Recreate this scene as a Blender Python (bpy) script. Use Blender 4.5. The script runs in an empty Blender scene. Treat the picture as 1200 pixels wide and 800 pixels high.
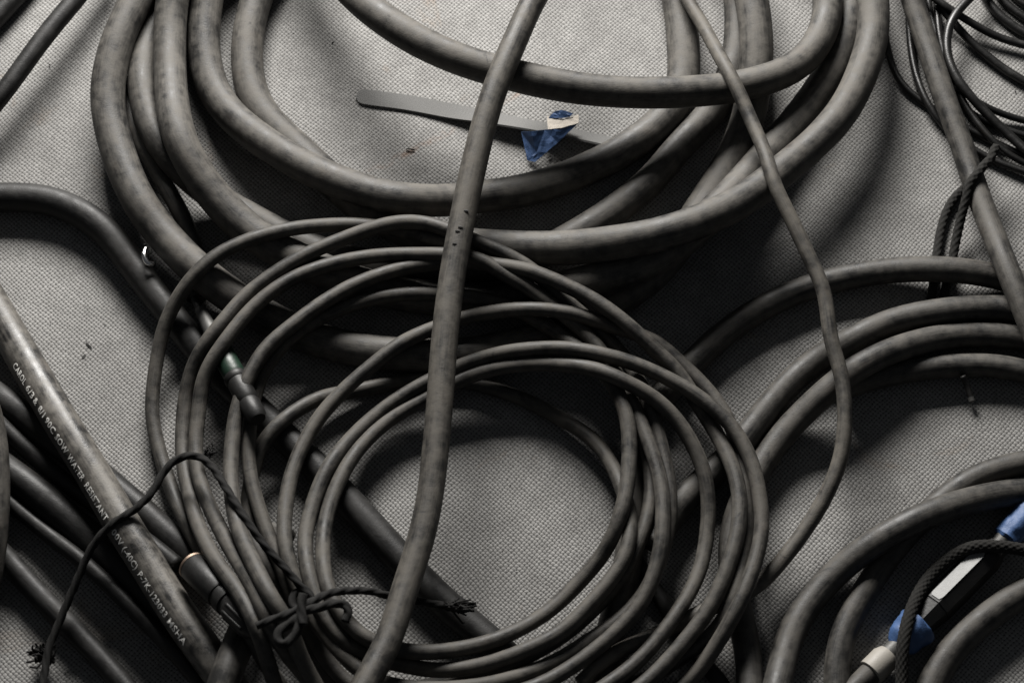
import bpy, bmesh, math, random
import numpy as np
from mathutils import Vector, noise

random.seed(7)
np.random.seed(7)
sc = bpy.context.scene
COL = sc.collection

# ------------------------------------------------------------------ camera
PX = 0.0006                 # metres on the floor for one photo pixel (frame is 0.72 m wide)
DIST = 1.5
TILT = math.radians(25)
FOC = DIST / PX             # focal length in photo pixels
CAM = np.array([0.0, -DIST * math.sin(TILT), DIST * math.cos(TILT)])
FWD = -CAM / DIST
UPV = np.array([0.0, math.cos(TILT), math.sin(TILT)])
cd = bpy.data.cameras.new('camera')
cd.sensor_width = 36
cd.lens = FOC * 36 / 1200
cd.clip_end = 50
cd.clip_start = 0.05
cd.dof.use_dof = True
cd.dof.focus_distance = DIST - 0.02
cd.dof.aperture_fstop = 9.0
cam = bpy.data.objects.new('camera', cd)
cam.location = CAM
cam.rotation_euler = (TILT, 0, 0)
COL.objects.link(cam)
sc.camera = cam

# ------------------------------------------------------------------ light
w = bpy.data.worlds.new('World')
sc.world = w
w.use_nodes = True
w.node_tree.nodes['Background'].inputs[0].default_value = (0.86, 0.92, 1.0, 1)
w.node_tree.nodes['Background'].inputs[1].default_value = 0.058

def area(name, loc, target, sx, sy, power, col):
    l = bpy.data.lights.new(name, 'AREA')
    l.shape = 'RECTANGLE'
    l.size = sx
    l.size_y = sy
    l.energy = power
    l.color = col
    o = bpy.data.objects.new(name, l)
    o.location = loc
    o.rotation_euler = (Vector(target) - Vector(loc)).to_track_quat('-Z', 'Y').to_euler()
    COL.objects.link(o)
area('window_light', (-0.17, 1.17, 0.73), (0.0, 0.06, 0.0), 0.66, 0.42, 68.0, (1.0, 0.975, 0.94))

sc.view_settings.view_transform = 'Standard'
sc.view_settings.look = 'None'
sc.view_settings.exposure = 0.0
sc.view_settings.gamma = 1.0
sc.view_settings.use_curve_mapping = False
sc.cycles.max_bounces = 6

# ------------------------------------------------------------------ helpers
def unproj(u, v, z):
    """photo pixel (arrays allowed) and height above the floor -> world point"""
    u = np.asarray(u, float); v = np.asarray(v, float); z = np.asarray(z, float)
    d = FWD[None] + np.stack([(u - 600) / FOC, 0 * u, 0 * u], -1) + UPV[None] * ((400 - v) / FOC)[..., None]
    t = (z - CAM[2]) / d[..., 2]
    return CAM[None] + d * t[..., None]

def P(u, v, z=0.0):
    """z in metres"""
    return unproj(np.array([u]), np.array([v]), np.array([z]))[0]

def mat_new(name):
    m = bpy.data.materials.new(name)
    m.use_nodes = True
    nt = m.node_tree
    return m, nt, nt.nodes['Principled BSDF']

class NB:
    """tiny node builder"""
    def __init__(s, nt): s.nt = nt
    def n(s, t, **kw):
        x = s.nt.nodes.new(t)
        for k, v in kw.items(): setattr(x, k, v)
        return x
    def l(s, a, b): s.nt.links.new(a, b)
    def math(s, op, a, b=None, clamp=False):
        x = s.n('ShaderNodeMath', operation=op, use_clamp=clamp)
        for i, q in enumerate((a, b)):
            if q is None: continue
            if isinstance(q, (int, float)): x.inputs[i].default_value = q
            else: s.l(q, x.inputs[i])
        return x.outputs[0]
    def noise(s, vec, scale, detail=4, rough=0.55, dist=0):
        x = s.n('ShaderNodeTexNoise')
        x.inputs['Scale'].default_value = scale
        x.inputs['Detail'].default_value = detail
        x.inputs['Roughness'].default_value = rough
        x.inputs['Distortion'].default_value = dist
        s.l(vec, x.inputs['Vector'])
        return x.outputs['Fac']
    def ramp(s, fac, stops):
        x = s.n('ShaderNodeValToRGB')
        el = x.color_ramp.elements
        while len(el) < len(stops): el.new(0.5)
        for e, (p, c) in zip(el, stops):
            e.position = p
            e.color = c if len(c) == 4 else (*c, 1)
        s.l(fac, x.inputs[0])
        return x.outputs[0]
    def mix(s, fac, a, b, mode='MIX'):
        x = s.n('ShaderNodeMix', data_type='RGBA', blend_type=mode)
        if isinstance(fac, (int, float)): x.inputs[0].default_value = fac
        else: s.l(fac, x.inputs[0])
        for i, q in ((6, a), (7, b)):
            if isinstance(q, tuple): x.inputs[i].default_value = q if len(q) == 4 else (*q, 1)
            else: s.l(q, x.inputs[i])
        return x.outputs[2]
    def bump(s, h, strength, dist, normal=None):
        x = s.n('ShaderNodeBump')
        x.inputs['Strength'].default_value = strength
        x.inputs['Distance'].default_value = dist
        s.l(h, x.inputs['Height'])
        if normal is not None: s.l(normal, x.inputs['Normal'])
        return x.outputs[0]

def g(v): return (v, v, v)

def rubber(name, dark, dust, amount, rough=0.62, warm=1.0, spec=0.4, streak=1.0):
    """worn rubber jacket: dark base, dust film in patches and streaks along the cable"""
    m, nt, b = mat_new(name)
    k = NB(nt)
    tc = k.n('ShaderNodeTexCoord')
    oi = k.n('ShaderNodeObjectInfo')
    add = k.n('ShaderNodeVectorMath', operation='ADD')
    sc_ = k.n('ShaderNodeVectorMath', operation='SCALE')
    sc_.inputs[0].default_value = (3.1, 1.7, 2.3)
    k.l(oi.outputs['Random'], sc_.inputs['Scale'])
    k.l(tc.outputs['Object'], add.inputs[0]); k.l(sc_.outputs[0], add.inputs[1])
    pos = add.outputs[0]
    uv = k.n('ShaderNodeMapping'); uv.inputs['Scale'].default_value = (14, 5.0, 1)
    k.l(tc.outputs['UV'], uv.inputs['Vector'])
    uvf = k.n('ShaderNodeMapping'); uvf.inputs['Scale'].default_value = (60, 26.0, 1)
    k.l(tc.outputs['UV'], uvf.inputs['Vector'])
    n1 = k.noise(pos, 24, 6, 0.62, 0.4)
    n2 = k.noise(pos, 120, 4, 0.6)
    n3 = k.noise(uv.outputs[0], 1.0, 5, 0.6, 0.3)
    n4 = k.noise(uvf.outputs[0], 1.0, 3, 0.6)
    s = k.math('ADD', k.math('MULTIPLY', n1, 0.38), k.math('MULTIPLY', n3, 0.24 * streak))
    s = k.math('ADD', s, k.math('MULTIPLY', n2, 0.34))
    s = k.math('ADD', s, k.math('MULTIPLY', n4, 0.16))
    c = 0.56 - (amount - 0.5) * 0.40
    f = k.ramp(s, [(max(0, c - 0.085), g(0)), (c, g(0.5)), (min(1, c + 0.085), g(1))])
    dk = (dark * 1.03, dark, dark * 0.96)
    du = (dust * (1 + 0.08 * warm), dust, dust * (1 - 0.12 * warm))
    col = k.mix(f, dk, du)
    # a few brownish rubs
    br = k.ramp(k.noise(pos, 38, 3, 0.6), [(0.60, g(0)), (0.74, g(0.25))])
    col = k.mix(br, col, (dust * 0.95, dust * 0.74, dust * 0.56))
    # dark scuffs
    sf = k.ramp(k.noise(pos, 62, 5, 0.7, 0.8), [(0.29, g(0.75)), (0.37, g(0))])
    col = k.mix(sf, col, (dark * 0.8, dark * 0.8, dark * 0.8))
    # fine pale scratches along the jacket
    us = k.n('ShaderNodeMapping'); us.inputs['Scale'].default_value = (22, 90.0, 1)
    k.l(tc.outputs['UV'], us.inputs['Vector'])
    sr = k.ramp(k.noise(us.outputs[0], 1.0, 2, 0.5, 0.6), [(0.69, g(0)), (0.76, g(0.55))])
    col = k.mix(sr, col, (min(1, dust * 1.7), min(1, dust * 1.6), min(1, dust * 1.45)))
    k.l(col, b.inputs['Base Color'])
    rr = k.math('ADD', k.math('MULTIPLY', f, 0.22), rough - 0.12)
    k.l(rr, b.inputs['Roughness'])
    b.inputs['Specular IOR Level'].default_value = spec
    h = k.math('ADD', k.math('MULTIPLY', n2, 0.6), k.math('MULTIPLY', k.noise(pos, 900, 2, 0.6), 0.25))
    k.l(k.bump(h, 0.35, 0.0012), b.inputs['Normal'])
    return m

def plain(name, col, rough=0.5, metal=0.0, spec=0.5, var=0.25, nscale=150, bump=0.2):
    m, nt, b = mat_new(name)
    k = NB(nt)
    tc = k.n('ShaderNodeTexCoord')
    n = k.noise(tc.outputs['Object'], nscale, 5, 0.65)
    c = k.mix(n, tuple(x * (1 - var) for x in col), tuple(min(1, x * (1 + var)) for x in col))
    k.l(c, b.inputs['Base Color'])
    k.l(k.math('ADD', k.math('MULTIPLY', n, 0.25), rough - 0.12), b.inputs['Roughness'])
    b.inputs['Metallic'].default_value = metal
    b.inputs['Specular IOR Level'].default_value = spec
    k.l(k.bump(k.noise(tc.outputs['Object'], nscale * 4, 3), bump, 0.0006), b.inputs['Normal'])
    return m

M = {}
M['thick'] = rubber('thick_cable_rubber', 0.012, 0.070, 0.54, warm=1.0, spec=0.33)
M['coil'] = rubber('thin_coil_rubber', 0.010, 0.058, 0.54, 0.62, warm=1.1, spec=0.3)
M['mid'] = rubber('medium_cable_rubber', 0.010, 0.056, 0.50, 0.60, warm=1.0, spec=0.32)
M['centre'] = rubber('upright_cable_rubber', 0.014, 0.062, 0.56, 0.60, warm=1.2, spec=0.3)
M['slim'] = rubber('slim_cable_rubber', 0.016, 0.074, 0.58, 0.62, warm=1.2, spec=0.3)
M['letter'] = rubber('lettered_cable_rubber', 0.010, 0.105, 0.47, 0.50, spec=0.42)
M['dark'] = rubber('dark_cable_rubber', 0.006, 0.020, 0.42, 0.62, 0.5, 0.28)
M['gloss'] = rubber('glossy_black_vinyl', 0.006, 0.016, 0.30, 0.50, 0.4, 0.38)
M['cord'] = plain('black_cord', (0.006, 0.0057, 0.0053), 0.85, spec=0.25, var=0.5, nscale=700, bump=0.5)
M['cord2'] = plain('charcoal_braid', (0.010, 0.0095, 0.0085), 0.9, spec=0.25, var=0.5, nscale=700, bump=0.5)
M['plug'] = plain('black_plug_plastic', (0.008, 0.0078, 0.0075), 0.50, spec=0.28, var=0.5, nscale=130)
M['brass'] = plain('brass_rim', (0.24, 0.18, 0.14), 0.5, 1.0)
M['silver'] = plain('brushed_metal', (0.075, 0.074, 0.07), 0.55, 0.4, nscale=300)
M['chrome'] = plain('bright_metal', (0.65, 0.65, 0.65), 0.18, 1.0, var=0.05)
M['green'] = plain('green_band_plastic', (0.004, 0.017, 0.009), 0.45)
M['blue'] = plain('blue_tape', (0.030, 0.070, 0.170), 0.6, var=0.35, nscale=180, bump=0.4)
M['cream'] = plain('cream_sleeve', (0.22, 0.205, 0.18), 0.6, var=0.15)
M['paper'] = plain('white_paper_tape', (0.33, 0.30, 0.26), 0.8, var=0.12, nscale=260, bump=0.4)
M['foil'] = plain('silver_label', (0.18, 0.18, 0.176), 0.55, 0.0, var=0.3, nscale=330)
M['print'] = plain('worn_white_print', (0.62, 0.61, 0.58), 0.7, var=0.35, nscale=420)
M['strap'] = plain('grey_strap', (0.085, 0.084, 0.081), 0.8, var=0.3, nscale=600, bump=0.5)
M['grit'] = plain('dark_grit', (0.015, 0.0135, 0.012), 0.8)

def link(name, me, mat, parent=None):
    o = bpy.data.objects.new(name, me)
    COL.objects.link(o)
    if mat: me.materials.append(M[mat] if isinstance(mat, str) else mat)
    if parent is not None: o.parent = parent
    return o

def tag(o, label=None, cat=None, group=None, kind=None):
    if label: o['label'] = label
    if cat: o['category'] = cat
    if group: o['group'] = group
    if kind: o['kind'] = kind
    return o

def empty(name, label, cat, group=None):
    o = bpy.data.objects.new(name, None)
    o.empty_display_size = 0.02
    COL.objects.link(o)
    return tag(o, label, cat, group)

def mesh_from(verts, faces, uvs=None, smooth=True, name='m'):
    me = bpy.data.meshes.new(name)
    me.from_pydata([tuple(v) for v in verts], [], faces)
    if smooth: me.polygons.foreach_set('use_smooth', [True] * len(me.polygons))
    if uvs is not None:
        l = me.uv_layers.new(name='UVMap')
        idx = np.zeros(len(me.loops), dtype=np.int32)
        me.loops.foreach_get('vertex_index', idx)
        l.data.foreach_set('uv', np.asarray(uvs, dtype=np.float32)[idx].ravel())
    me.update()
    return me

def frames(pts):
    """tangent, normal (towards camera / up), side"""
    T = np.gradient(pts, axis=0)
    T /= np.linalg.norm(T, axis=1)[:, None] + 1e-12
    up = np.array([0.0, -math.sin(TILT), math.cos(TILT)])
    N = up[None] - (T @ up)[:, None] * T
    ln = np.linalg.norm(N, axis=1)[:, None]
    N = np.where(ln < 1e-3, np.array([[0, 1.0, 0]]), N / (ln + 1e-12))
    S = np.cross(N, T)
    return T, N, S

def arclen(pts):
    d = np.linalg.norm(np.diff(pts, axis=0), axis=1)
    return np.concatenate([[0], np.cumsum(d)])

def tube(pts, rad, nseg=18, lobes=None, wob=0.02, cap=True, seed=0):
    """swept tube; rad scalar or array; lobes = ('twist'|'braid', count, pitch_m, depth)"""
    pts = np.asarray(pts)
    n = len(pts)
    s = arclen(pts)
    T, N, S = frames(pts)
    rad = np.full(n, rad) if np.isscalar(rad) else np.asarray(rad)
    th = np.linspace(0, 2 * np.pi, nseg, endpoint=False)
    ph = random.random() * 50
    wobble = np.array([noise.noise(Vector((x * 22 + ph, seed * 3.7, 0.0))) for x in s]) * wob
    R = rad[:, None] * (1 + wobble[:, None]) * np.ones((1, nseg))
    R = R * (1 + 0.016 * np.cos(2 * th[None] + 9.0 * s[:, None] + ph))      # jackets are never quite round
    if lobes:
        kind, cnt, pitch, dep = lobes
        a = cnt * th[None] - 2 * np.pi * s[:, None] / pitch
        if kind == 'twist':
            R = R * (1 - dep + dep * np.abs(np.cos(a / 2)) * 2 - dep)
        else:
            c = cnt * th[None] + 2 * np.pi * s[:, None] / pitch
            R = R * (1 + dep * 0.5 * (np.cos(a) + np.cos(c)))
    V = pts[:, None] + R[..., None] * (np.cos(th)[None, :, None] * N[:, None] + np.sin(th)[None, :, None] * S[:, None])
    V = V.reshape(-1, 3)
    uv = np.stack([np.repeat(s, nseg), np.tile(np.abs(th / np.pi - 1), n)], 1)
    F = []
    for i in range(n - 1):
        a = i * nseg
        for j in range(nseg):
            k = (j + 1) % nseg
            F.append((a + j, a + nseg + j, a + nseg + k, a + k))
    if cap:
        F.append(tuple(range(nseg)))
        F.append(tuple((n - 1) * nseg + j for j in reversed(range(nseg))))
    return mesh_from(V, F, uv)

def crom(p, step):
    """centripetal Catmull-Rom through rows of p (first two columns are x, y), resampled evenly"""
    p = np.asarray(p, float)
    if len(p) == 2:
        n = max(2, int(np.linalg.norm(p[1, :2] - p[0, :2]) / step))
        t = np.linspace(0, 1, n + 1)[:, None]
        return p[0] * (1 - t) + p[1] * t
    q = np.vstack([2 * p[0] - p[1], p, 2 * p[-1] - p[-2]])
    d = np.maximum(np.sqrt(np.linalg.norm(np.diff(q[:, :2], axis=0), axis=1)), 1e-6)
    t = np.concatenate([[0], np.cumsum(d)])
    out = []
    for i in range(1, len(q) - 2):
        tt = np.linspace(t[i], t[i + 1], 24, endpoint=False)[:, None]
        A1 = (t[i] - tt) / (t[i] - t[i - 1]) * q[i - 1] + (tt - t[i - 1]) / (t[i] - t[i - 1]) * q[i]
        A2 = (t[i + 1] - tt) / (t[i + 1] - t[i]) * q[i] + (tt - t[i]) / (t[i + 1] - t[i]) * q[i + 1]
        A3 = (t[i + 2] - tt) / (t[i + 2] - t[i + 1]) * q[i + 1] + (tt - t[i + 1]) / (t[i + 2] - t[i + 1]) * q[i + 2]
        B1 = (t[i + 1] - tt) / (t[i + 1] - t[i - 1]) * A1 + (tt - t[i - 1]) / (t[i + 1] - t[i - 1]) * A2
        B2 = (t[i + 2] - tt) / (t[i + 2] - t[i]) * A2 + (tt - t[i]) / (t[i + 2] - t[i]) * A3
        out.append((t[i + 1] - tt) / (t[i + 1] - t[i]) * B1 + (tt - t[i]) / (t[i + 1] - t[i]) * B2)
    out = np.vstack(out + [q[-2][None]])
    s = np.concatenate([[0], np.cumsum(np.linalg.norm(np.diff(out[:, :2], axis=0), axis=1))])
    n = max(3, int(s[-1] / step) + 1)
    ss = np.linspace(0, s[-1], n)
    return np.stack([np.interp(ss, s, out[:, c]) for c in range(out.shape[1])], 1)

# ------------------------------------------------------------------ floor mat
def build_floor():
    m, nt, b = mat_new('woven_floor_mat')
    k = NB(nt)
    tc = k.n('ShaderNodeTexCoord')
    pos = tc.outputs['Object']
    wv = k.n('ShaderNodeTexNoise'); wv.inputs['Scale'].default_value = 9; wv.inputs['Detail'].default_value = 3
    k.l(pos, wv.inputs['Vector'])
    sub = k.n('ShaderNodeVectorMath', operation='SUBTRACT'); sub.inputs[1].default_value = (0.5, 0.5, 0.5)
    k.l(wv.outputs['Color'], sub.inputs[0])
    scl = k.n('ShaderNodeVectorMath', operation='SCALE'); scl.inputs['Scale'].default_value = 0.012
    k.l(sub.outputs[0], scl.inputs[0])
    fn = k.n('ShaderNodeTexNoise'); fn.inputs['Scale'].default_value = 260; fn.inputs['Detail'].default_value = 1
    k.l(pos, fn.inputs['Vector'])
    sub2 = k.n('ShaderNodeVectorMath', operation='SUBTRACT'); sub2.inputs[1].default_value = (0.5, 0.5, 0.5)
    k.l(fn.outputs['Color'], sub2.inputs[0])
    scl2 = k.n('ShaderNodeVectorMath', operation='SCALE'); scl2.inputs['Scale'].default_value = 0.0016
    k.l(sub2.outputs[0], scl2.inputs[0])
    ad = k.n('ShaderNodeVectorMath', operation='ADD'); k.l(pos, ad.inputs[0]); k.l(scl.outputs[0], ad.inputs[1])
    ad2 = k.n('ShaderNodeVectorMath', operation='ADD'); k.l(ad.outputs[0], ad2.inputs[0]); k.l(scl2.outputs[0], ad2.inputs[1])
    mp = k.n('ShaderNodeMapping'); mp.inputs['Rotation'].default_value = (0, 0, math.radians(43))
    pitch = 0.00250
    mp.inputs['Scale'].default_value = (1 / pitch, 1 / pitch, 1)
    k.l(ad2.outputs[0], mp.inputs['Vector'])
    sep = k.n('ShaderNodeSeparateXYZ'); k.l(mp.outputs[0], sep.inputs[0])
    u, v = sep.outputs[0], sep.outputs[1]
    # plain weave: two sets of threads, each riding over and under the other
    su = k.math('ABSOLUTE', k.math('SINE', k.math('MULTIPLY', u, math.pi)))
    sv = k.math('ABSOLUTE', k.math('SINE', k.math('MULTIPLY', v, math.pi)))
    par = k.math('PINGPONG', k.math('ADD', k.math('FLOOR', u), k.math('FLOOR', v)), 1)
    ipar = k.math('SUBTRACT', 1, par)
    over1 = k.math('MULTIPLY', k.math('POWER', su, 0.6), k.math('ADD', 0.35, k.math('MULTIPLY', k.math('MULTIPLY', par, sv), 0.65)))
    over2 = k.math('MULTIPLY', k.math('POWER', sv, 0.6), k.math('ADD', 0.35, k.math('MULTIPLY', k.math('MULTIPLY', ipar, su), 0.65)))
    h = k.math('MAXIMUM', over1, over2)
    hole = k.ramp(h, [(0.16, g(1)), (0.46, g(0))])
    big = k.noise(pos, 7, 4, 0.6)
    fine = k.noise(pos, 55, 5, 0.65)
    yarn = k.noise(pos, 620, 2, 0.7)
    col = k.ramp(k.math('ADD', k.math('MULTIPLY', big, 0.5), k.math('MULTIPLY', fine, 0.5)),
                 [(0.33, (0.162, 0.158, 0.152)), (0.52, (0.212, 0.208, 0.200)), (0.70, (0.262, 0.257, 0.248))])
    yc = k.ramp(yarn, [(0.3, g(0.72)), (0.7, g(1.18))])
    col = k.mix(1.0, col, yc, 'MULTIPLY')
    st = k.ramp(k.noise(pos, 11, 5, 0.7, 1.2), [(0.62, g(0)), (0.76, g(0.55))])
    col = k.mix(st, col, (0.19, 0.145, 0.105))
    col = k.mix(hole, col, (0.030, 0.029, 0.0275))  # gaps between threads coloured dark: backing plus the shade inside them
    # a faint rusty line rubbed into the weave
    p0 = P(425, 207); p1 = P(640, 92)
    an = math.atan2(p1[1] - p0[1], p1[0] - p0[0])
    ml = k.n('ShaderNodeMapping', vector_type='TEXTURE')
    ml.inputs['Location'].default_value = (p0[0], p0[1], 0)
    ml.inputs['Rotation'].default_value = (0, 0, an)
    k.l(ad.outputs[0], ml.inputs['Vector'])
    sl_ = k.n('ShaderNodeSeparateXYZ'); k.l(ml.outputs[0], sl_.inputs[0])
    near = k.ramp(k.math('ABSOLUTE', sl_.outputs[1]), [(0.0004, g(0.6)), (0.0019, g(0))])
    inside = k.math('MULTIPLY', k.math('GREATER_THAN', sl_.outputs[0], 0), k.math('LESS_THAN', sl_.outputs[0], 0.135))
    brk = k.ramp(k.noise(pos, 70, 3), [(0.42, g(0)), (0.6, g(1))])
    col = k.mix(k.math('MULTIPLY', k.math('MULTIPLY', near, inside), brk), col, (0.17, 0.10, 0.065))
    k.l(col, b.inputs['Base Color'])
    b.inputs['Roughness'].default_value = 0.85
    b.inputs['Specular IOR Level'].default_value = 0.25
    hh = k.math('ADD', h, k.math('MULTIPLY', yarn, 0.35))
    k.l(k.bump(hh, 0.55, 0.0008), b.inputs['Normal'])
    # the sheet: soft rises and dips of a mat that lies loose on the ground
    nx, ny = 140, 120
    X = np.linspace(-1.3, 1.3, nx); Y = np.linspace(-1.2, 1.2, ny)
    V = []
    for y in Y:
        for x in X:
            V.append((x, y, -0.0008 + 0.0011 * noise.noise(Vector((x * 5.0, y * 5.0, 2.0)))))
    F = [(j * nx + i, j * nx + i + 1, (j + 1) * nx + i + 1, (j + 1) * nx + i) for j in range(ny - 1) for i in range(nx - 1)]
    o = link('floor', mesh_from(V, F), m)
    tag(o, 'light grey coarse woven mat covering the floor', None, None, 'structure')
build_floor()

# ------------------------------------------------------------------ every run of cable, traced in photo pixels
# a point is (x, y) or (x, y, layer) or (x, y, layer, least_height_px); layers say what lies over what
RUNS = {}
def run(key, pts, r, layer, rigid=False, stiff=160, step=5.0):
    RUNS[key] = dict(pts=pts, r=r, L=layer, rigid=rigid, stiff=stiff, step=step)

# big coil
run('A', [(720,-190),(560,-225),(400,-200),(260,-130),(190,-55),(160,0),(140,40,None,46),(128,85,None,48),(125,112,None,48),(130,150,None,48),(145,198,None,48),(163,237,None,48),(191,275),(233,318),(276,350),(330,381),(386,403),(440,413),(500,417),(575,411),(650,391),(720,353),(765,322),(795,285),(826,238),(852,197),(872,155),(883,110),(887,60),(883,10),(870,-40),(830,-110),(770,-160)], 20.5, 0)
run('CF', [(780,-245),(550,-275),(350,-215),(240,-110),(205,-20),(199,37),(200,101),(208,157),(231,203),(268,249),(300,277),(345,302),(390,322),(440,338),(500,349),(570,352),(640,342),(700,328),(750,312),(800,281),(850,236),(895,186),(928,149),(956,112),(984,67),(997,14),(1000,-30),(985,-90),(940,-150),(870,-210)], 20.5, 0.3)
run('EJ', [(720,-170),(560,-190),(400,-170),(270,-110),(205,-30),(183,20),(168,60),(167,110),(180,155),(210,197),(250,230),(300,258),(353,286),(390,299),(440,312),(500,317),(560,315),(620,302),(680,272),(725,243),(767,208),(798,169),(827,141),(850,105),(864,60),(866,20),(860,-30),(820,-100)], 18, -0.3)
run('HB', [(760,-205),(560,-195),(400,-130),(322,-50),(300,0),(291,37),(289,79),(300,124),(322,150),(350,176),(400,222),(440,252),(480,272),(520,284),(575,289),(656,291),(724,284),(787,271),(853,245,None,62),(895,218,None,62),(924,194,None,62),(958,165,None,62),(991,127,None,62),(1012,82,None,60),(1023,45,None,55),(1024,10),(1018,-30),(990,-90),(920,-150)], 20, 0.6)
run('D', [(650,-145),(520,-165),(400,-150),(300,-100),(252,-40),(243,0),(238,49),(246,98),(266,131),(307,165),(356,195),(397,213),(444,229),(490,235),(526,235),(560,231),(612,224),(669,206),(725,180),(765,152),(793,122),(802,90),(801,56),(795,0),(780,-50),(735,-105)], 20, 0.8)
run('G', [(650,-230),(450,-220),(360,-170),(345,-110),(385,-40,None,66),(425,4,None,98),(460,30,None,102),(491,49,None,103),(541,71,None,102),(612,91,None,98),(687,105,None,92),(747,109,None,86),(800,108,None,82),(849,104),(897,94),(939,75),(962,46),(971,17),(968,-20),(940,-100),(850,-180)], 19, 1.0)
# slim, upright and loose runs
run('S', [(670,-60),(648,-35),(625,0,None,122),(605,45,None,130),(581,101,None,134),(566,150,None,130),(549,222,None,116),(533,305,None,110),(522,387,None,104),(513,500,None,92),(502,594,None,84),(489,646,None,80),(474,691,None,78),(456,749,None,76),(429,800,None,72),(400,850)], 15, 10, stiff=900)
run('T', [(780,-60,9),(795,-25,9),(805,0,9),(821,25,9),(841,62,9),(860,96,9),(880,141,9),(897,180,9),(908,217,9,96),(929,260,9,92),(950,305,9,87),(965,339,9,82),(974,399,9,74),(987,444,9,68),(990,500,9,60),(984,541,9,52),(965,586,6,42),(939,627,3,30),(909,665,0),(885,688,0),(855,703,0),(820,717,0),(790,733,0),(762,746,0),(735,757,0),(705,775,0),(680,800,0)], 8.5, 9, stiff=260)
run('M', [(-60,265),(-40,303),(0,372),(35,432),(75,500),(117,568),(138,605),(168,653),(205,713),(244,768),(285,825)], 20, 0)
run('N', [(-60,400),(-38,440),(-18,485),(-10,540),(-10,600),(-16,660),(-30,720),(-60,790)], 20, 1)
run('Ld', [(-60,236),(0,231),(56,234),(94,249),(131,277),(162,320),(195,361),(250,430),(320,499),(375,552),(424,604),(465,650),(525,710),(575,752),(620,795),(660,840)], 17.5, -2)
run('TL1', [(135,-55),(112,-30,None,40),(88,0,None,44),(52,43,None,46),(21,86,None,46),(0,114,None,44),(-30,150)], 12, 0)
run('TL2', [(60,-55),(40,-30),(10,5),(-25,42)], 13, 0)
run('K', [(150,95),(152,128,None,22),(165,165,None,30),(181,195,None,32),(198,225,None,32),(216,258,None,24),(228,290),(230,325),(229,352)], 10.5, -1)
run('Kp', [(228,351),(276,442)], 10, -0.5, rigid=True)
run('O1', [(-50,450),(8,505),(71,560),(130,604),(180,640),(208,663)], 10, -1.4)
run('O2', [(-50,510),(0,546),(40,575),(90,617),(140,663),(190,718),(240,780),(270,830)], 18, -1.7)
run('O3', [(-50,540),(10,588),(50,621),(98,658),(140,697),(190,748),(235,800)], 9, -1.2)
run('O4', [(-50,590),(8,655),(60,712),(100,752),(140,797),(175,840)], 12.5, -1)
run('Pd', [(-60,430),(0,466),(60,512),(120,560),(172,604),(212,643),(240,668)], 16, -1.6)
run('R', [(330,620),(318,650),(302,698),(285,740),(265,790),(250,840)], 17, 0.5)
run('W', [(725,625),(750,664),(776,703),(792,730),(815,762),(842,797),(870,835)], 9, -1)
# right hand coil of medium cable
run('U1', [(706,800),(716,735),(732,680),(740,620),(740,560),(752,500),(777,462),(810,427),(844,394),(892,361),(952,335),(1025,319),(1100,315),(1160,322),(1215,338),(1270,370)], 15.5, -1, stiff=300)
run('U2', [(765,640),(785,603),(810,576),(838,551),(862,528),(881,503),(895,484),(919,455),(952,425),(995,400),(1044,377),(1100,365),(1175,361),(1240,370)], 16, -0.7)
run('U3', [(880,820),(876,760),(864,705),(856,650),(864,600),(885,557),(909,519),(948,477),(1002,432),(1055,407),(1119,393),(1190,395),(1250,410)], 15, -0.8)
run('U4', [(978,458),(1012,446),(1065,434),(1120,428),(1175,429),(1235,445)], 14, -1.3)
run('V', [(1050,-60),(1060,-30),(1069,0),(1086,51),(1107,115),(1128,172),(1144,222),(1160,264),(1184,324),(1207,380),(1235,445)], 14, 3, stiff=300)
# lower right coil
run('Y1', [(900,850),(912,796),(929,736),(957,695),(995,657),(1040,626),(1096,599),(1156,582),(1205,576),(1260,580)], 15.5, 2)
run('Y2', [(985,850),(980,798),(987,744),(1006,706),(1030,666),(1060,628),(1095,594),(1126,569),(1160,552),(1205,541),(1260,535)], 14.5, 0)
run('Y4', [(1075,850),(1094,796),(1115,762),(1145,732),(1181,705),(1210,688),(1260,670)], 16, 0)
run('Z', [(1020,788),(1195,613)], 18, 0.1, rigid=True)
run('AA', [(1056,840),(1057,795),(1058,758),(1067,717),(1086,680),(1111,655),(1140,641),(1171,640),(1205,645),(1250,655)], 6.8, 5, step=0.6)
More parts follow.
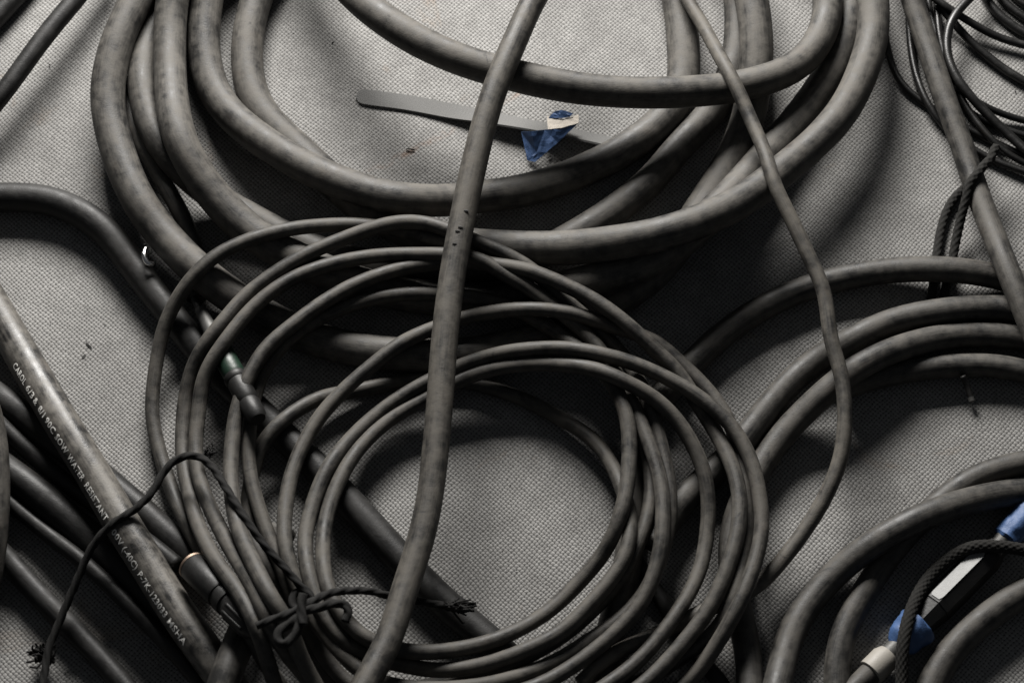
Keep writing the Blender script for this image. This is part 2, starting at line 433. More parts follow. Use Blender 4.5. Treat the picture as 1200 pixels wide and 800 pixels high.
# small coil, three long runs
run('c1', [(528,286),(475,271),(440,265),(416,263),(382,264),(348,267),(317,273),(281,285),(255,298),(232,317),(214,340),(200,364),(190,390),(183,426),(179,457),(178,486),(184,518),(198,565),(211,598),(232,639),(258,680),(282,720),(303,762),(330,805),(390,865)], 8.5, 2, stiff=450)
run('c2', [(330,830,3.4),(320,795,3.4),(305,748,3.4),(284,700,3.4),(251,654,3.4),(232,616,3.4),(221,575,3.4),(214,537,3.4),(214,505,3.4),(218,460,3.4),(229,422,3.4),(244,398,3.4),(264,374,3.4),(286,348,3.4),(307,331,3.4),(336,311,3.4),(365,295,3.4),(402,280,3.4),(438,267,3.4),(470,260,3.4),(499,261,3.4),(521,268,3.4),(551,280,3.4),(580,292,3.4),(607,305,3.4),(630,321,3.4),(655,346,3.4),(675,362,3.4),(699,383,3.4),(716,401,3.4),(730,416,3.4),(748,445,3.2),(765,485,3.2),(778,535,3.2),(785,575,3.2),(784,612,3.2),(775,650,3.2),(760,688,3.2),(745,708,3.2),(725,727,3.2),(689,751,3.2),(656,772,3.2),(600,795,3.4),(540,806,3.8),(480,806,4.2),(440,797,4.6),(417,781,5),(397,761,5),(375,735,5),(355,700,5),(342,669,5),(333,631,5),(337,575,5),(343,551,5),(355,521,5),(377,485,5),(409,451,5),(441,424,5),(475,399,5),(507,385,5),(541,373,5),(573,366,5),(610,362,5),(646,363,5),(680,369,5),(707,379,5),(736,388,5),(770,401,5),(796,424,5),(826,453,5),(850,485,5),(866,525,5),(874,570,5),(874,620,5),(868,665,5),(857,706,5),(842,736,5),(811,761,5),(776,784,5),(740,805,5),(680,835,5)], 8.6, 3.4, stiff=450)
run('c3', [(385,830,3.7),(361,795,3.7),(340,771,3.7),(318,735,3.7),(300,692,3.7),(281,661,3.7),(266,635,3.7),(247,597,3.7),(232,556,3.7),(229,519,3.7),(233,482,3.7),(236,452,3.7),(246,426,3.7),(262,402,3.7),(287,370,3.7),(311,347,3.7),(341,327,3.7),(373,314,3.7),(402,306,3.7),(438,300,3.7),(475,298,3.7),(514,298,3.7),(549,300,3.7),(575,310,3.7),(592,322,3.7),(610,331,3.7),(627,342,3.7),(646,357,3.7),(672,378,3.7),(695,399,3.7),(715,427,3.7),(738,464,3.7),(755,505,3.7),(768,540,3.7),(776,575,3.7),(777,612,3.7),(772,655,3.7),(756,698,3.7),(733,729,3.7),(701,758,3.7),(664,785,3.7),(630,803,3.7),(560,822,3.7),(480,822,3.8),(420,808,3.8),(392,785,4),(370,752,4),(352,718,4),(340,690,4),(327,656,4),(317,634,4),(304,597,4),(293,556,4),(291,526,4),(294,486,4),(300,456,4),(309,434,4),(326,409,4),(348,389,4),(377,371,4),(407,359,4),(438,349,4),(475,344,4),(511,344,4),(544,347,4),(573,352,4),(597,359,4),(632,376,4),(651,389,4),(671,403,4),(700,428,4),(722,455,4),(735,490,4),(738,526,4),(736,560,4),(730,594,4),(711,642,4.3),(677,684,4.6),(636,721,5),(587,747,5),(540,760,5),(500,764,5),(472,762,5.5),(427,747,6),(400,720,6.5),(384,688,7),(378,650,8),(381,612,8),(395,568,8),(416,531,8),(441,504,8),(470,482,8),(497,468,8),(535,447,8),(573,433,8),(622,426,8),(670,428,8),(700,433,8),(733,447,8),(765,465,8),(792,490,8),(811,519,8),(823,546,8),(830,580,8),(829,620,8),(820,669,8),(794,717,8),(752,770,8),(719,797,8),(660,830,8),(560,850,8)], 8.6, 4, stiff=450)
run('c4', [(395,845),(365,795),(350,765),(337,729),(319,702),(296,657),(277,612),(270,556),(272,519),(276,486),(285,456),(298,428),(315,404),(334,388),(358,369),(387,349),(416,333),(451,320),(487,311),(514,308),(549,306),(585,311),(617,316),(646,327),(675,340),(702,355),(727,373),(753,396),(772,414),(796,438),(816,470),(838,505),(856,540),(866,575),(866,615),(854,661),(840,697),(820,729),(798,756),(772,785),(740,812),(680,845)], 8.8, 6, stiff=450)
run('c5', [(620,870,7),(740,840,7),(809,796,7),(835,762,7),(865,710,7),(884,661,7),(893,620,7),(889,573,7),(879,536,7),(860,502,7),(835,477,7),(806,456,7),(772,438,7),(738,424,7),(700,414,7),(666,408,7),(622,409,7),(585,414,7),(549,425,7),(515,440,7),(465,468,7),(436,490,7),(409,516,7),(387,543,7),(370,580,7),(357,631,7),(360,665,7),(370,700,6.2),(382,725,5.8),(402,749,5.5),(427,767,5),(469,778,4),(510,785,3),(562,780,2.5),(619,760,2),(659,739,1.5),(689,710,1.2),(715,680,1.1),(734,649,1),(739,610,1),(730,575,1),(718,546,1),(697,516,1),(660,492,1),(600,462,1),(530,445,1),(494,445,1),(463,448,1),(416,458,1),(377,465,1),(348,480,1),(324,499,1),(304,526,1),(293,570,1),(290,600,1.2),(296,631,1.5),(319,669,2.5),(338,705,3),(352,740,3),(372,775,3),(405,820,3)], 8.6, 7, stiff=450)
run('c6', [(745,470),(757,520),(763,560),(761,595),(749,635),(734,668),(712,697),(688,722),(650,752),(600,778),(560,793),(500,803),(440,815)], 8, 0.9, stiff=450)
run('CC', [(226,663),(298,736)], 16, 2.6, rigid=True)
# thin black wires, top right
for i, (pts, r, L) in enumerate([
    ([(1036,30),(1041,62),(1052,93),(1067,109),(1085,122),(1110,138),(1136,152),(1160,164),(1182,175),(1215,188)], 4.5, 0),
    ([(1066,-20),(1065,30),(1069,70),(1077,100),(1092,130),(1115,157),(1143,177),(1167,189),(1199,201),(1230,210)], 4.5, 0.3),
    ([(1085,-30),(1088,5),(1094,30),(1101,55),(1110,90),(1128,125),(1160,145),(1220,165)], 4.3, 0.1),
    ([(1095,-30),(1098,10),(1101,45),(1109,75),(1125,112),(1150,150),(1180,180),(1220,200)], 4.3, 0.2),
    ([(1070,-25),(1094,-2),(1110,9),(1130,22),(1148,33),(1167,43),(1199,53),(1235,60)], 5, 0.6),
    ([(1100,5),(1121,31),(1137,49),(1157,66),(1182,85),(1205,98),(1240,112)], 5.5, 0.4),
    ([(1165,-30),(1139,-4),(1121,14),(1111,33),(1109,60),(1117,85),(1130,104),(1146,123),(1162,139),(1180,156),(1205,179),(1240,205)], 5.8, 0.9),
    ([(1145,-25),(1157,3),(1170,17),(1187,31),(1205,42),(1240,58)], 5.8, 0.4),
    ([(1160,-20),(1175,1),(1190,14),(1205,24),(1240,40)], 5.2, 0.5),
    ([(1178,-15),(1191,0),(1205,9),(1240,22)], 4.5, 0.3),
    ([(1120,100),(1136,114),(1154,125),(1175,134),(1205,143),(1240,150)], 4.3, 0.5)]):
    run('tr%d' % i, pts, r, L)
# cords
run('k1', [(50,805),(52,790),(57,760),(71,725),(90,680),(109,639),(131,614),(157,597),(176,579),(195,549),(210,537),(229,534),(247,545),(262,567),(281,597),(307,635),(337,669),(352,686),(364,698),(364,711),(353,717),(343,709),(345,696),(355,690)], 4.6, 11, step=1.6, stiff=900)
run('k2', [(300,733,11.5),(320,725,11.5),(336,719,11.5),(352,712,12),(366,704,12),(380,697,11),(395,693,11),(431,692,10.5),(453,697,9.7),(475,702,9.7),(495,705,9.7),(520,709,9.7)], 4.4, 11, step=1.6, stiff=900)
run('k3', [(352,716,12.4),(372,712,12.2),(390,707,12),(403,708,12),(408,717,10),(404,728,9)], 5, 12, step=1.6, stiff=500)
run('k4', [(352,722,12.6),(343,728,12.2),(334,734,12.2),(327,740,12.2),(325,748,12.2),(330,754,12.2),(338,752,12.2),(345,744,12.2),(350,735,12.4),(352,726,12.8)], 5, 12.2, step=1.6, stiff=600)
run('k5', [(355,732,12.9),(354,722,13),(353,708,13.2),(356,696,12.9)], 5.2, 13, step=1.6, stiff=300)
run('v1', [(1168,172,3.4),(1163,180,3.4),(1161,186,3.5),(1154,193,3.6),(1145,204,3.6),(1136,216,3.6),(1132,233,3.4),(1126,256,2),(1120,283,-0.9),(1116,305,-1.4),(1110,330,-1.4),(1106,350,-1.4),(1104,366,-1.4)], 5.4, 3.5, step=0.8, stiff=200)
run('v3', [(1140,216,0.6),(1124,226,0.4),(1111,244,0.2),(1103,268,-0.8),(1099,290,-1.4),(1096,315,-1.4),(1092,345,-1.4),(1090,366,-1.4)], 5.2, 0, step=0.8, stiff=200)

def solve():
    """lay the runs on the floor and on each other: every run rests on what it crosses"""
    keys = list(RUNS)
    U = []; sid = []; R = []; L = []; ZM = []; sl = {}
    n0 = 0
    for q, kx in enumerate(keys):
        d = RUNS[kx]
        rows = []
        for p in d['pts']:
            Lp = d['L'] if len(p) < 3 or p[2] is None else p[2]
            zm = p[3] if len(p) > 3 else 0
            rows.append((p[0], p[1], Lp, zm))
        c = crom(np.array([r_[:2] for r_ in rows]), 5.0)
        if d['step'] == 5.0 and not d['rigid'] and len(c) > 12:
            for _ in range(12 if d['r'] < 12 else 26):      # rubber keeps an even bend
                c[1:-1] = 0.25 * c[:-2] + 0.5 * c[1:-1] + 0.25 * c[2:]
        ctl = np.array(rows, float)
        # layer and least height go linearly along the run
        full = np.vstack([np.zeros((0, 2)), c])
        sc_ = np.concatenate([[0], np.cumsum(np.linalg.norm(np.diff(full, axis=0), axis=1))])
        idx = []
        last = 0
        for r_ in ctl:
            dd = np.linalg.norm(full[last:last + 80] - r_[:2], axis=1)
            last = last + int(np.argmin(dd)); idx.append(last)
        si = sc_[np.maximum.accumulate(idx)] + np.arange(len(idx)) * 1e-6
        Li = np.interp(sc_, si, ctl[:, 2]); Zi = np.interp(sc_, si, ctl[:, 3])
        m = len(c)
        U.append(c); sid.append(np.full(m, q)); R.append(np.full(m, d['r'] * PX)); L.append(Li); ZM.append(Zi * PX)
        sl[kx] = slice(n0, n0 + m); n0 += m
    U = np.vstack(U); sid = np.concatenate(sid); R = np.concatenate(R); L = np.concatenate(L); ZM = np.concatenate(ZM)
    gi = np.arange(n0)
    z = R.copy()
    pairs = None
    for it in range(36):
        W = unproj(U[:, 0], U[:, 1], z)
        if it % 6 == 0:
            I = []; J = []
            order = np.argsort(W[:, 0]); xs = W[order, 0]
            lim = 2 * R.max() + 0.012
            hi = np.searchsorted(xs, xs + lim)
            for a in range(n0):
                i = order[a]; js = order[a + 1:hi[a]]
                if len(js) == 0: continue
                ok = np.abs(W[js, 1] - W[i, 1]) < R[js] + R[i] + 0.012
                ok &= np.abs(W[js, 0] - W[i, 0]) < R[js] + R[i] + 0.012
                ok &= (sid[js] != sid[i]) | (np.abs(js - i) > 14)
                js = js[ok]
                I.append(np.full(len(js), i)); J.append(js)
            I = np.concatenate(I); J = np.concatenate(J)
            sw = L[I] < L[J]
            lo = np.where(sw, I, J); up = np.where(sw, J, I)
            keep = np.abs(L[I] - L[J]) > 1e-6
            lo = lo[keep]; up = up[keep]
        d2 = (W[lo, 0] - W[up, 0]) ** 2 + (W[lo, 1] - W[up, 1]) ** 2
        rr = (R[lo] + R[up]) * 0.985
        sep = np.sqrt(np.maximum(rr ** 2 - d2, 0))
        act = d2 < rr ** 2
        zt = np.maximum(R, ZM)
        np.maximum.at(zt, up[act], (z[lo] + sep)[act])
        zn = zt.copy()
        for kx in keys:
            s = sl[kx]; d = RUNS[kx]
            a = zt[s]
            if d['rigid']:
                x = np.linspace(0, 1, len(a))
                c = np.polyfit(x, a, 1); y = np.polyval(c, x)
                zn[s] = y + max(0, (a - y).max()) * 0.8
                continue
            b = a.copy()
            for _ in range(d['stiff']):
                e = np.concatenate([[b[0]], b, [b[-1]]])
                b = np.maximum(a, 0.25 * e[:-2] + 0.5 * e[1:-1] + 0.25 * e[2:])
            # round off kinks
            for _ in range(22):
                e = np.concatenate([[b[0]], b, [b[-1]]])
                b = 0.25 * e[:-2] + 0.5 * e[1:-1] + 0.25 * e[2:]
            zn[s] = np.maximum(b, R[s])
        z = 0.5 * z + 0.5 * zn if it < 30 else 0.3 * z + 0.7 * zn
    res = {}
    for kx in keys:
        s = sl[kx]; d = RUNS[kx]
        c = np.column_stack([U[s], z[s]])
        if d['step'] != 5.0:
            c = crom(c[:, :3], d['step'])
        res[kx] = unproj(c[:, 0], c[:, 1], c[:, 2])
    return res
PATH = solve()
for kx in PATH: print('%s z %.1f..%.1f px' % (kx, PATH[kx][:, 2].min() / PX, PATH[kx][:, 2].max() / PX), end='; ')
print()

def cable(name, key, mat, parent=None, nseg=20, wob=0.03, r=None):
    return link(name, tube(PATH[key], (r or RUNS[key]['r']) * PX, nseg, wob=wob, seed=hash(key) % 97), mat, parent)

# ------------------------------------------------------------------ cables and coils
t = empty('cable_coil', 'big coil of thick dusty rubber cable lying around the grey strap', 'cable coil')
for kx in ('A', 'CF', 'EJ', 'HB', 'D', 'G'): cable('loop', kx, 'mid' if kx == 'EJ' else 'thick', t, 26)  # EJ in darker rubber: shade between its neighbours partly put into its colour

t = empty('cable_coil', 'small coil of thin dusty cable tied with black cord at its knot', 'cable coil')
thin_coil = t
for kx in ('c1', 'c2', 'c3', 'c4', 'c5', 'c6'): cable('loop', kx, 'coil', t, 16, 0.05)

t = empty('cable_coil', 'coil of medium rubber cable passing under the glossy upright cable with corded knot', 'cable coil')
for kx in ('U1', 'U2', 'U3', 'U4'): cable('loop', kx, 'mid', t, 22)

t = empty('cable_coil', 'coil of medium rubber cable lying around the connector with blue tape', 'cable coil')
for kx in ('Y1', 'Y2', 'Y4'): cable('loop', kx, 'mid', t, 22)

t = empty('wire_coil', 'loose coil of thin glossy black wires on the mat', 'wire coil')
for i in range(11): cable('loop', 'tr%d' % i, 'gloss', t, 12)

def single(key, mat, label, name='rubber_cable', nseg=22):
    o = cable(name, key, mat, None, nseg)
    return tag(o, label, 'cable')
cen = single('S', 'centre', 'medium grey-brown cable running over both coils from end to end')
single('T', 'slim', 'slim grey-brown cable snaking over the big coil and under the small coil')
let = single('M', 'letter', 'thick black cable with white printed lettering along its side')
single('N', 'mid', 'thick cable bulging in beside the lettered cable, over the dark cables')
single('Ld', 'dark', 'dark cable running under both coils and past the metal hook')
single('TL1', 'dark', 'short stretch of smooth black cable alone on the bare mat')
single('TL2', 'dark', 'dark cable lying outside the smooth black cable on the bare mat')
single('V', 'mid', 'smooth upright cable with a black cord looped round it')
single('O1', 'dark', 'thin shiny black cable passing under the lettered cable towards the black plug')
single('O2', 'dark', 'thick dark cable in the shade right beneath the lettered cable')
single('O3', 'dark', 'thin black cable between two dark cables beneath the black cord')
single('O4', 'dark', 'black cable on open mat beside the frayed cord end')
single('Pd', 'dark', 'thick dark cable crossing under the lettered cable to the small coil')
single('R', 'mid', 'short grey cable end coming out beneath the black plug')
single('W', 'dark', 'dark cable glimpsed through the loops of the small coil')

# dents in the upright cable
T_, N_, S_ = frames(PATH['S'])
for (u, v) in ((541, 259), (537, 276), (534, 284), (533, 298)):
    i = int(np.argmin(np.linalg.norm(PATH['S'] - P(u, v, 0.06), axis=1)))
    sd = (u - 537) / 20.0
    c = PATH['S'][i] + (N_[i] * math.cos(sd) + S_[i] * math.sin(sd)) * 15 * PX * 1.0
    bm = bmesh.new()
    bmesh.ops.create_icosphere(bm, subdivisions=1, radius=1.0)
    for q in bm.verts:
        q.co = Vector(c) + Vector(T_[i]) * q.co.x * 0.0011 + Vector(S_[i]) * q.co.y * 0.0020 + Vector(N_[i]) * q.co.z * 0.0006
    me = bpy.data.meshes.new('m'); bm.to_mesh(me); bm.free()
    link('nick', me, 'grit', cen)

# printed lettering, laid round the jacket
def wrap_text(body, key, px0, px1, off, height_px, mat, parent, r_px, flip=False):
    pts = PATH[key]; s = arclen(pts); T, N, S = frames(pts)
    zm = pts[:, 2].mean()
    i0 = int(np.argmin(np.linalg.norm(pts - P(*px0, zm), axis=1)))
    i1 = int(np.argmin(np.linalg.norm(pts - P(*px1, zm), axis=1)))
    def sproj(px, i):
        return s[i] + float(np.dot(P(*px, pts[i, 2]) - pts[i], T[i]))
    s0, s1 = sproj(px0, i0), sproj(px1, i1)
    cu = bpy.data.curves.new('t', 'FONT'); cu.body = body; cu.size = 1.0; cu.offset = 0.02; cu.resolution_u = 2
    cu.space_character = 1.08
    to = bpy.data.objects.new('t', cu); COL.objects.link(to)
    dg = bpy.context.evaluated_depsgraph_get()
    me = bpy.data.meshes.new_from_object(to.evaluated_get(dg))
    bpy.data.objects.remove(to); bpy.data.curves.remove(cu)
    co = np.array([v.co[:] for v in me.vertices])
    x0, x1 = co[:, 0].min(), co[:, 0].max()
    h = height_px * PX / 0.70
    rr = r_px * PX * 1.03 + 0.00015
    for v in me.vertices:
        a = s0 + (v.co.x - x0) / (x1 - x0) * (s1 - s0)
        c = np.array([np.interp(a, s, pts[:, q]) for q in range(3)])
        n = np.array([np.interp(a, s, N[:, q]) for q in range(3)])
        sd = np.array([np.interp(a, s, S[:, q]) for q in range(3)])
        ph = (off * PX + (v.co.y - 0.35) * h) / rr
        v.co = Vector(c + rr * (math.cos(ph) * n + math.sin(ph) * sd))
    o = link('printed_text', me, mat, parent)
    return o
OFF = -8.5
for body, a, b in (('CAROL', (27, 431), (41, 453)), ('6/3', (43, 458), (51, 470)), ('&', (52, 473), (56, 478)),
                   ('8/1', (57, 483), (63, 492)), ('90C', (66, 495), (75, 510)), ('SOW', (76, 514), (88, 533)),
                   ('WATER', (88, 537), (106, 565)), ('RESISTANT', (107, 571), (132, 613)),
                   ('600V', (135, 621), (149, 642)), ('(-40C)', (149, 646), (164, 670)),
                   ('P-7K-123033', (166, 676), (199, 726)), ('MSHA', (201, 731), (219, 760))):
    wrap_text(body, 'M', a, b, OFF, 7.6, 'print', let, 20)

# ------------------------------------------------------------------ turned parts
def lathe(p0, p1, prof, nseg=32, flat=False, phase=0.5):
    """prof: list of (t along p0->p1, radius metres)"""
    p0 = np.array(p0); p1 = np.array(p1)
    ax = (p1 - p0); ln = np.linalg.norm(ax); ax = ax / ln
    up = np.array([0.0, 0, 1.0]); n = up - ax * (ax @ up); n /= np.linalg.norm(n); s = np.cross(n, ax)
    th = (np.arange(nseg) + phase) / nseg * 2 * np.pi
    V = []; uv = []
    for t_, r_ in prof:
        c = p0 + ax * ln * t_
        for a in th:
            V.append(c + r_ * (math.cos(a) * n + math.sin(a) * s)); uv.append((t_ * ln, a / 6.283))
    F = []
    m = len(prof)
    for i in range(m - 1):
        for j in range(nseg):
            k = (j + 1) % nseg
            F.append((i * nseg + j, (i + 1) * nseg + j, (i + 1) * nseg + k, i * nseg + k))
    F.append(tuple(range(nseg))); F.append(tuple((m - 1) * nseg + j for j in reversed(range(nseg))))
    me = mesh_from(V, F, uv, smooth=not flat)
    if not flat:
        me.set_sharp_from_angle(angle=math.radians(38))
    return me
def crumple(o, amp, sc_):
    for v in o.data.vertices:
        n = noise.noise_vector(v.co * sc_) + 0.5 * noise.noise_vector(v.co * sc_ * 2.7)
        v.co += n * amp
def dense(prof, n=14):
    t = np.linspace(prof[0][0], prof[-1][0], n)
    return [(x, float(np.interp(x, [p[0] for p in prof], [p[1] for p in prof]))) for x in t]
def mixp(a, b, t): return a * (1 - t) + b * t
def bev(t0, t1, r, b=0.01, br=0.0006):
    return [(t0, r - br), (t0 + b, r), (t1 - b, r), (t1, r - br)]

# black plug on the end of the small coil's cable
a, b = PATH['CC'][0], PATH['CC'][-1]
plug = link('plug', lathe(a, b, bev(0.0, 0.46, 16.2 * PX, 0.02)), 'plug', thin_coil)
tag(plug, 'black cylindrical plug with a thin brass rim')
link('rim', lathe(a, b, [(-0.012, 14.5 * PX), (-0.012, 16.35 * PX), (0.012, 16.45 * PX), (0.014, 15.5 * PX)]), 'brass', plug)
link('ring', lathe(a, b, [(0.46, 13.8 * PX), (0.50, 13.8 * PX), (0.505, 14.6 * PX), (0.51, 16 * PX), (0.60, 16 * PX), (0.605, 14 * PX), (0.64, 14 * PX)]), 'plug', plug)
gp = link('grip', lathe(a, b, [(0.64, 14 * PX), (0.655, 15.4 * PX), (0.78, 15.2 * PX), (0.97, 14.2 * PX), (1.0, 12.5 * PX), (1.05, 9.5 * PX)]), 'plug', plug)
for i in range(10):      # raised ribs round the grip
    an = i / 10 * 2 * math.pi + 0.3
    ax = (b - a) / np.linalg.norm(b - a); n = np.array([0, 0, 1.0]) - ax * ax[2]; n /= np.linalg.norm(n); s_ = np.cross(n, ax)
    d = math.cos(an) * n + math.sin(an) * s_
    p0 = mixp(a, b, 0.68) + d * 14.6 * PX; p1 = mixp(a, b, 0.97) + d * 13.6 * PX
    link('rib', tube(crom(np.array([p0, p1]), 0.002), 2.1 * PX, 8, wob=0), 'plug', plug)
link('strain_relief', lathe(b, b + (b - a) * 0.22 + np.array([0, 0, -0.012]), [(0.0, 9.5 * PX), (0.5, 8.6 * PX), (1.0, 8.2 * PX)]), 'plug', plug)

# slender plug with green band on a black cable, under the small coil
t = empty('plug_cable', 'smooth black cable ending in a slender plug with green band', 'cable')
cable('cable', 'K', 'mid', t)
a, b = PATH['Kp'][0], PATH['Kp'][-1]
link('tip', lathe(a, b, [(-0.02, 4.5 * PX), (0.03, 5.4 * PX), (0.10, 5.4 * PX), (0.13, 6.3 * PX)]), 'plug', t)
link('sleeve', lathe(a, b, [(0.13, 6.3 * PX), (0.2, 7.2 * PX), (0.55, 10.2 * PX), (0.62, 10.6 * PX)]), 'silver', t)
link('green_band', lathe(a, b, bev(0.62, 0.98, 13 * PX, 0.03)), 'green', t)
link('collar', lathe(a, b, bev(0.98, 1.05, 14 * PX, 0.02)), 'plug', t)
link('body', lathe(a, b, [(1.05, 12.4 * PX), (1.07, 13 * PX), (1.26, 13 * PX), (1.30, 11 * PX), (1.33, 12.5 * PX), (1.48, 12.0 * PX), (1.52, 9.5 * PX)]), 'plug', t)

# connector with blue tape
t = empty('cable_connector', 'black connector with silver label and blue tape on both ends', 'connector')
a, b = PATH['Z'][0], PATH['Z'][-1]
link('cable', lathe(a - (b - a) * 0.25, a, [(0, 12.5 * PX), (1.02, 12.5 * PX)]), 'mid', t)
link('sleeve', lathe(a, b, [(0.0, 13.5 * PX), (0.005, 15.5 * PX), (0.09, 15.5 * PX), (0.12, 12.5 * PX)]), 'cream', t)
link('neck', lathe(a, b, [(0.115, 10.5 * PX), (0.16, 10.5 * PX), (0.18, 11 * PX)]), 'silver', t)
tw = link('tape_wrap', lathe(a, b, dense([(0.16, 9 * PX), (0.17, 11.5 * PX), (0.20, 17.5 * PX), (0.30, 23.0 * PX), (0.315, 22.5 * PX)])), 'blue', t)
crumple(tw, 0.0015, 130)
link('shoulder', lathe(a, b, [(0.28, 14 * PX), (0.32, 15.5 * PX), (0.42, 18.4 * PX), (0.425, 18.0 * PX)], 8, True, 0.0), 'plug', t)
bd = link('body', lathe(a, b, [(0.425, 18.0 * PX), (0.43, 19.0 * PX), (0.76, 19.0 * PX), (0.78, 18.0 * PX), (0.84, 13.0 * PX)], 8, True, 0.0), 'plug', t)
link('end_collar', lathe(a, b, bev(0.80, 0.825, 13.6 * PX, 0.006)), 'plug', t)
link('end_neck', lathe(a, b, [(0.82, 9.5 * PX), (0.86, 9.5 * PX), (0.90, 11.5 * PX)]), 'silver', t)
tw = link('tape_wrap', lathe(a, b, dense([(0.885, 11 * PX), (0.89, 15.0 * PX), (1.12, 17.5 * PX), (1.13, 16 * PX)], 20)), 'blue', t)
crumple(tw, 0.0012, 130)
# silver label on the facet that faces up and away
ax = (b - a) / np.linalg.norm(b - a); n = np.array([0, 0, 1.0]) - ax * ax[2]; n /= np.linalg.norm(n); s_ = np.cross(n, ax)
apo = 19.0 * PX * math.cos(math.pi / 8)
fc = [(i + 0.5) / 8 * 2 * math.pi for i in range(8)]
want = np.array([-0.3, 0.3, 0.9])
best = max(fc, key=lambda q: float((math.cos(q) * n + math.sin(q) * s_) @ want))
dn = math.cos(best) * n + math.sin(best) * s_; ds = -math.sin(best) * n + math.cos(best) * s_
hw = 19.0 * PX * math.sin(math.pi / 8) * 0.98
V = []
for zo in (0.0001, 0.0006):
    for (t_, w_) in ((0.44, -0.75), (0.46, -1), (0.73, -1), (0.755, -0.6), (0.755, 0.6), (0.74, 1), (0.45, 1), (0.44, 0.7)):
        V.append(mixp(a, b, t_) + dn * (apo + zo) + ds * hw * w_)
F = [tuple(range(8, 16))] + [(i, (i + 1) % 8, 8 + (i + 1) % 8, 8 + i) for i in range(8)]
link('label', mesh_from(V, F, smooth=False), 'foil', bd)

# ------------------------------------------------------------------ cords
def fray(name, base, dirv, n, length, spread, r, mat, parent):
    bm = bmesh.new()
    dirv = np.array(dirv, float); dirv /= np.linalg.norm(dirv)
    V = []; F = []
    for i in range(n):
        d = dirv + np.random.randn(3) * spread; d /= np.linalg.norm(d)
        ln = length * random.uniform(0.55, 1.1)
        c = np.random.randn(3) * spread * 0.6
        pts = np.array([base + np.random.randn(3) * r * 1.2 + d * ln * q + c * ln * q * q for q in np.linspace(0, 1, 5)])
        pts[:, 2] = np.maximum(pts[:, 2], 0.0012)
        T, N, S = frames(pts)
        o = len(V)
        for k in range(5):
            for j in range(5):
                aa = j / 5 * 6.283
                V.append(pts[k] + r * (1 - 0.35 * k / 4) * (math.cos(aa) * N[k] + math.sin(aa) * S[k]))
        for k in range(4):
            for j in range(5):
                F.append((o + k * 5 + j, o + k * 5 + 5 + j, o + k * 5 + 5 + (j + 1) % 5, o + k * 5 + (j + 1) % 5))
        F.append(tuple(o + 20 + j for j in range(5)))
    bm.free()
    return link(name, mesh_from(V, F), mat, parent)

t = empty('tie_cord', 'black twisted cord knotted round the small coil with frayed ends', 'cord')
for kx, nm in (('k1', 'cord'), ('k2', 'cord'), ('k3', 'knot_loop'), ('k4', 'knot_loop'), ('k5', 'knot')):
    link(nm, tube(PATH[kx], RUNS[kx]['r'] * PX, 16, ('twist', 3, 0.011, 0.13), 0.03), 'cord', t)
e = PATH['k2'][-1]; fray('frayed_end', e, (1, -0.06, -0.12), 60, 0.018, 0.16, 0.0009, 'cord', t)
e = PATH['k1'][0]
fray('frayed_end', P(58, 772, 0.010), (-0.75, 0.55, 0.10), 110, 0.0105, 0.26, 0.0011, 'cord', t)
fray('frayed_end', PATH['k1'][int(len(PATH['k1']) * 0.53)] if False else P(240, 533, PATH['k1'][:, 2].max() * 0.6), (0.8, 0.7, 0.1), 18, 0.007, 0.3, 0.0008, 'cord', t)

o = link('braided_cord', tube(PATH['AA'], 6.8 * PX, 64, ('braid', 8, 0.0052, 0.075), 0.05), 'cord2')
tag(o, 'thick charcoal braided cord bent over the blue-taped connector', 'cord')

t = empty('tie_cord', 'charcoal braided cord looped over the upright cable with two hanging tails', 'cord')
for kx, nm in (('v1', 'loop'), ('v3', 'tail')):
    link(nm, tube(PATH[kx], RUNS[kx]['r'] * PX, 40, ('braid', 5, 0.0058, 0.11), 0.05), 'cord2', t)

# ------------------------------------------------------------------ small things
# grey strap
sp = crom(np.array([(418, 112, 0, 0), (436, 115, 0, 0), (480, 121, 0, 0), (530, 131, 1.0, -4), (575, 140, 3, -18), (620, 149, 4, -27), (660, 157, 3, -29), (705, 167, 2, -30), (740, 175, 2, -30)], float), 4.0)
hw = np.full(len(sp), 11.8)
d0 = np.linalg.norm(sp[:, :2] - sp[0, :2], axis=1)
hw *= np.where(d0 < 9, np.sqrt(np.maximum(0.12, 1 - ((9 - d0) / 9) ** 2)), 1)
C = unproj(sp[:, 0], sp[:, 1], (sp[:, 2] + 1.2) * PX)
Tn, Nn, Sn = frames(C)
V = []; F = []
for i in range(len(sp)):
    a_ = math.radians(sp[i, 3])
    across = np.cross(np.array([0, 0, 1.0]), Tn[i]); across /= np.linalg.norm(across)
    wv = across * math.cos(a_) + np.array([0, 0, 1.0]) * math.sin(a_)
    nn = np.cross(Tn[i], wv)
    c = C[i] + np.array([0, 0, 1.0]) * hw[i] * PX * abs(math.sin(a_))
    for k, (q, e) in enumerate(((-1, -1), (-0.9, 1), (0.9, 1), (1, -1))):
        V.append(c + wv * q * hw[i] * PX + nn * e * 0.0006)
for i in range(len(sp) - 1):
    for j in range(4):
        k = (j + 1) % 4
        F.append((i * 4 + j, i * 4 + k, i * 4 + 4 + k, i * 4 + 4 + j))
F.append((3, 2, 1, 0)); m = (len(sp) - 1) * 4; F.append((m, m + 1, m + 2, m + 3))
bm = bmesh.new(); me = mesh_from(V, F, smooth=False); bm.from_mesh(me); bmesh.ops.recalc_face_normals(bm, faces=bm.faces); bm.to_mesh(me); bm.free()
tag(link('flat_strap', me, 'strap'), 'flat grey strap with rounded end lying inside the big coil', 'strap')

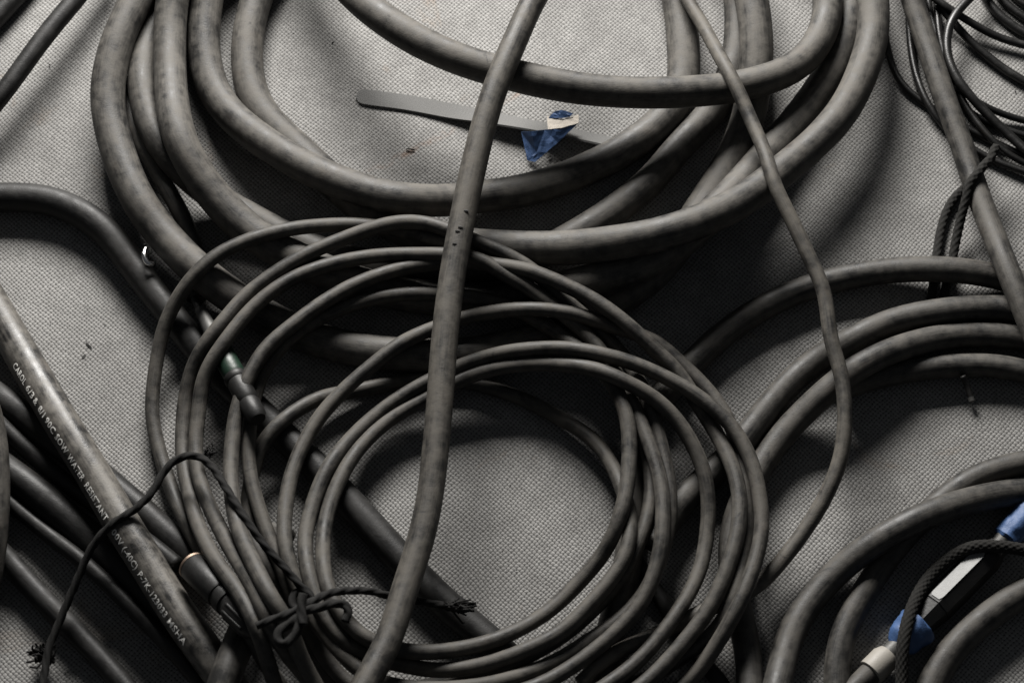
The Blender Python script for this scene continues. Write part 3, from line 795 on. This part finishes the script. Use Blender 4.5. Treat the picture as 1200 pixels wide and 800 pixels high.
# crumpled blue tape
def sheet(polys, mat, parent, name, thick=0.0004, amp=0.0007):
    bm = bmesh.new()
    for poly in polys:
        vs = [bm.verts.new(P(x, y, z * PX)) for x, y, z in poly]
        bm.faces.new(vs)
    bmesh.ops.remove_doubles(bm, verts=bm.verts, dist=0.0003)
    bmesh.ops.triangulate(bm, faces=bm.faces)
    bmesh.ops.subdivide_edges(bm, edges=bm.edges, cuts=3, use_grid_fill=True)
    for v in bm.verts:
        v.co.z += amp * noise.noise(v.co * 260) + amp * 0.6 * noise.noise(v.co * 700)
        v.co.z = max(v.co.z, 0.0006)
    bmesh.ops.recalc_face_normals(bm, faces=bm.faces)
    bmesh.ops.solidify(bm, geom=bm.faces[:], thickness=thick)
    me = bpy.data.meshes.new('m'); bm.to_mesh(me); bm.free()
    return link(name, me, mat, parent)
t = empty('tape_scrap', 'crumpled scrap of blue tape with white backing on the strap', 'tape')
sheet([[(611, 155, 14), (622, 154, 24), (629, 178, 9), (627, 190, 4), (618, 188, 2)],
       [(622, 154, 24), (638, 152, 19), (640, 179, 8), (627, 190, 4), (629, 178, 9)],
       [(638, 152, 19), (658, 150, 24), (654, 167, 14), (640, 179, 8)],
       [(658, 150, 24), (678, 144, 30), (654, 167, 14)]], 'blue', t, 'blue_side')
sheet([[(641, 136, 16), (660, 140, 22), (678, 134, 30), (678, 144, 31), (658, 150, 25), (642, 152, 20)]], 'paper', t, 'white_backing')
sheet([[(643, 138, 17), (650, 131, 22), (658, 129, 27), (657, 139, 22)], [(658, 129, 27), (672, 133, 30), (668, 137, 27), (657, 139, 22)]], 'blue', t, 'folded_edge')

# bright metal hook beside the dark cable
hz = 0.026
hk = crom(np.array([(*P(171, 291, hz),), (*P(169, 299, hz + 0.002),), (*P(173, 308, hz + 0.001),), (*P(180, 310, hz - 0.002),)]), 0.0008)
tag(link('metal_hook', tube(hk, 3.2 * PX, 12, wob=0), 'chrome'), 'small bright metal hook on the dark cable beside the big coil', 'hook')
# wire tip
wz = crom(np.array([(*P(1128, 440, 0.012),), (*P(1133, 452, 0.008),), (*P(1139, 470, 0.004),)]), 0.001)
t = empty('wire_end', 'short black wire end with a shiny tip below the medium cable coil', 'wire')
link('wire', tube(wz, 3.4 * PX, 10, wob=0), 'dark', t)
link('tip', lathe(wz[-4], wz[-1] + (wz[-1] - wz[-3]) * 0.4, [(0, 3.6 * PX), (0.7, 3.9 * PX), (1.0, 2.0 * PX)], 12), 'silver', t)

# grit and lint
V = []; F = []
def chip(c, a, b, h, rot):
    o = len(V)
    for (x, y, z) in ((-1, -0.5, 0), (0.9, -0.7, 0), (1, 0.5, 0), (-0.7, 0.8, 0), (-0.4, -0.3, 1), (0.6, 0.2, 0.9)):
        V.append((c[0] + (x * a * math.cos(rot) - y * b * math.sin(rot)), c[1] + (x * a * math.sin(rot) + y * b * math.cos(rot)), max(c[2], 0) + z * h))
    for f in ((0, 1, 4), (1, 5, 4), (1, 2, 5), (2, 3, 5), (3, 4, 5), (3, 0, 4)): F.append(tuple(o + q for q in f))
for (u, v, a, b) in ((390, 50, 1.6, 1.4), (481, 175, 6, 1.6), (644, 184, 3, 1.2), (658, 188, 1.5, 1.2), (58, 76, 1.6, 1), (104, 404, 6, 1.0), (98, 417, 3, 0.9), (670, 175, 1.4, 1), (1190, 108, 1.5, 1)):
    chip(P(u, v, 0), a * PX, b * PX, 0.0009, -0.15 if u == 481 else (-0.8 if u == 104 else random.random() * 3))
for i in range(150):
    c = P(random.uniform(0, 1200), random.uniform(0, 800), 0)
    chip(c, random.uniform(0.4, 1.1) * PX, random.uniform(0.3, 0.8) * PX, 0.0005, random.random() * 6)
tag(link('grit', mesh_from(V, F, smooth=False), 'grit'), 'dark crumbs and grit scattered over the woven mat', 'grit', None, 'stuff')
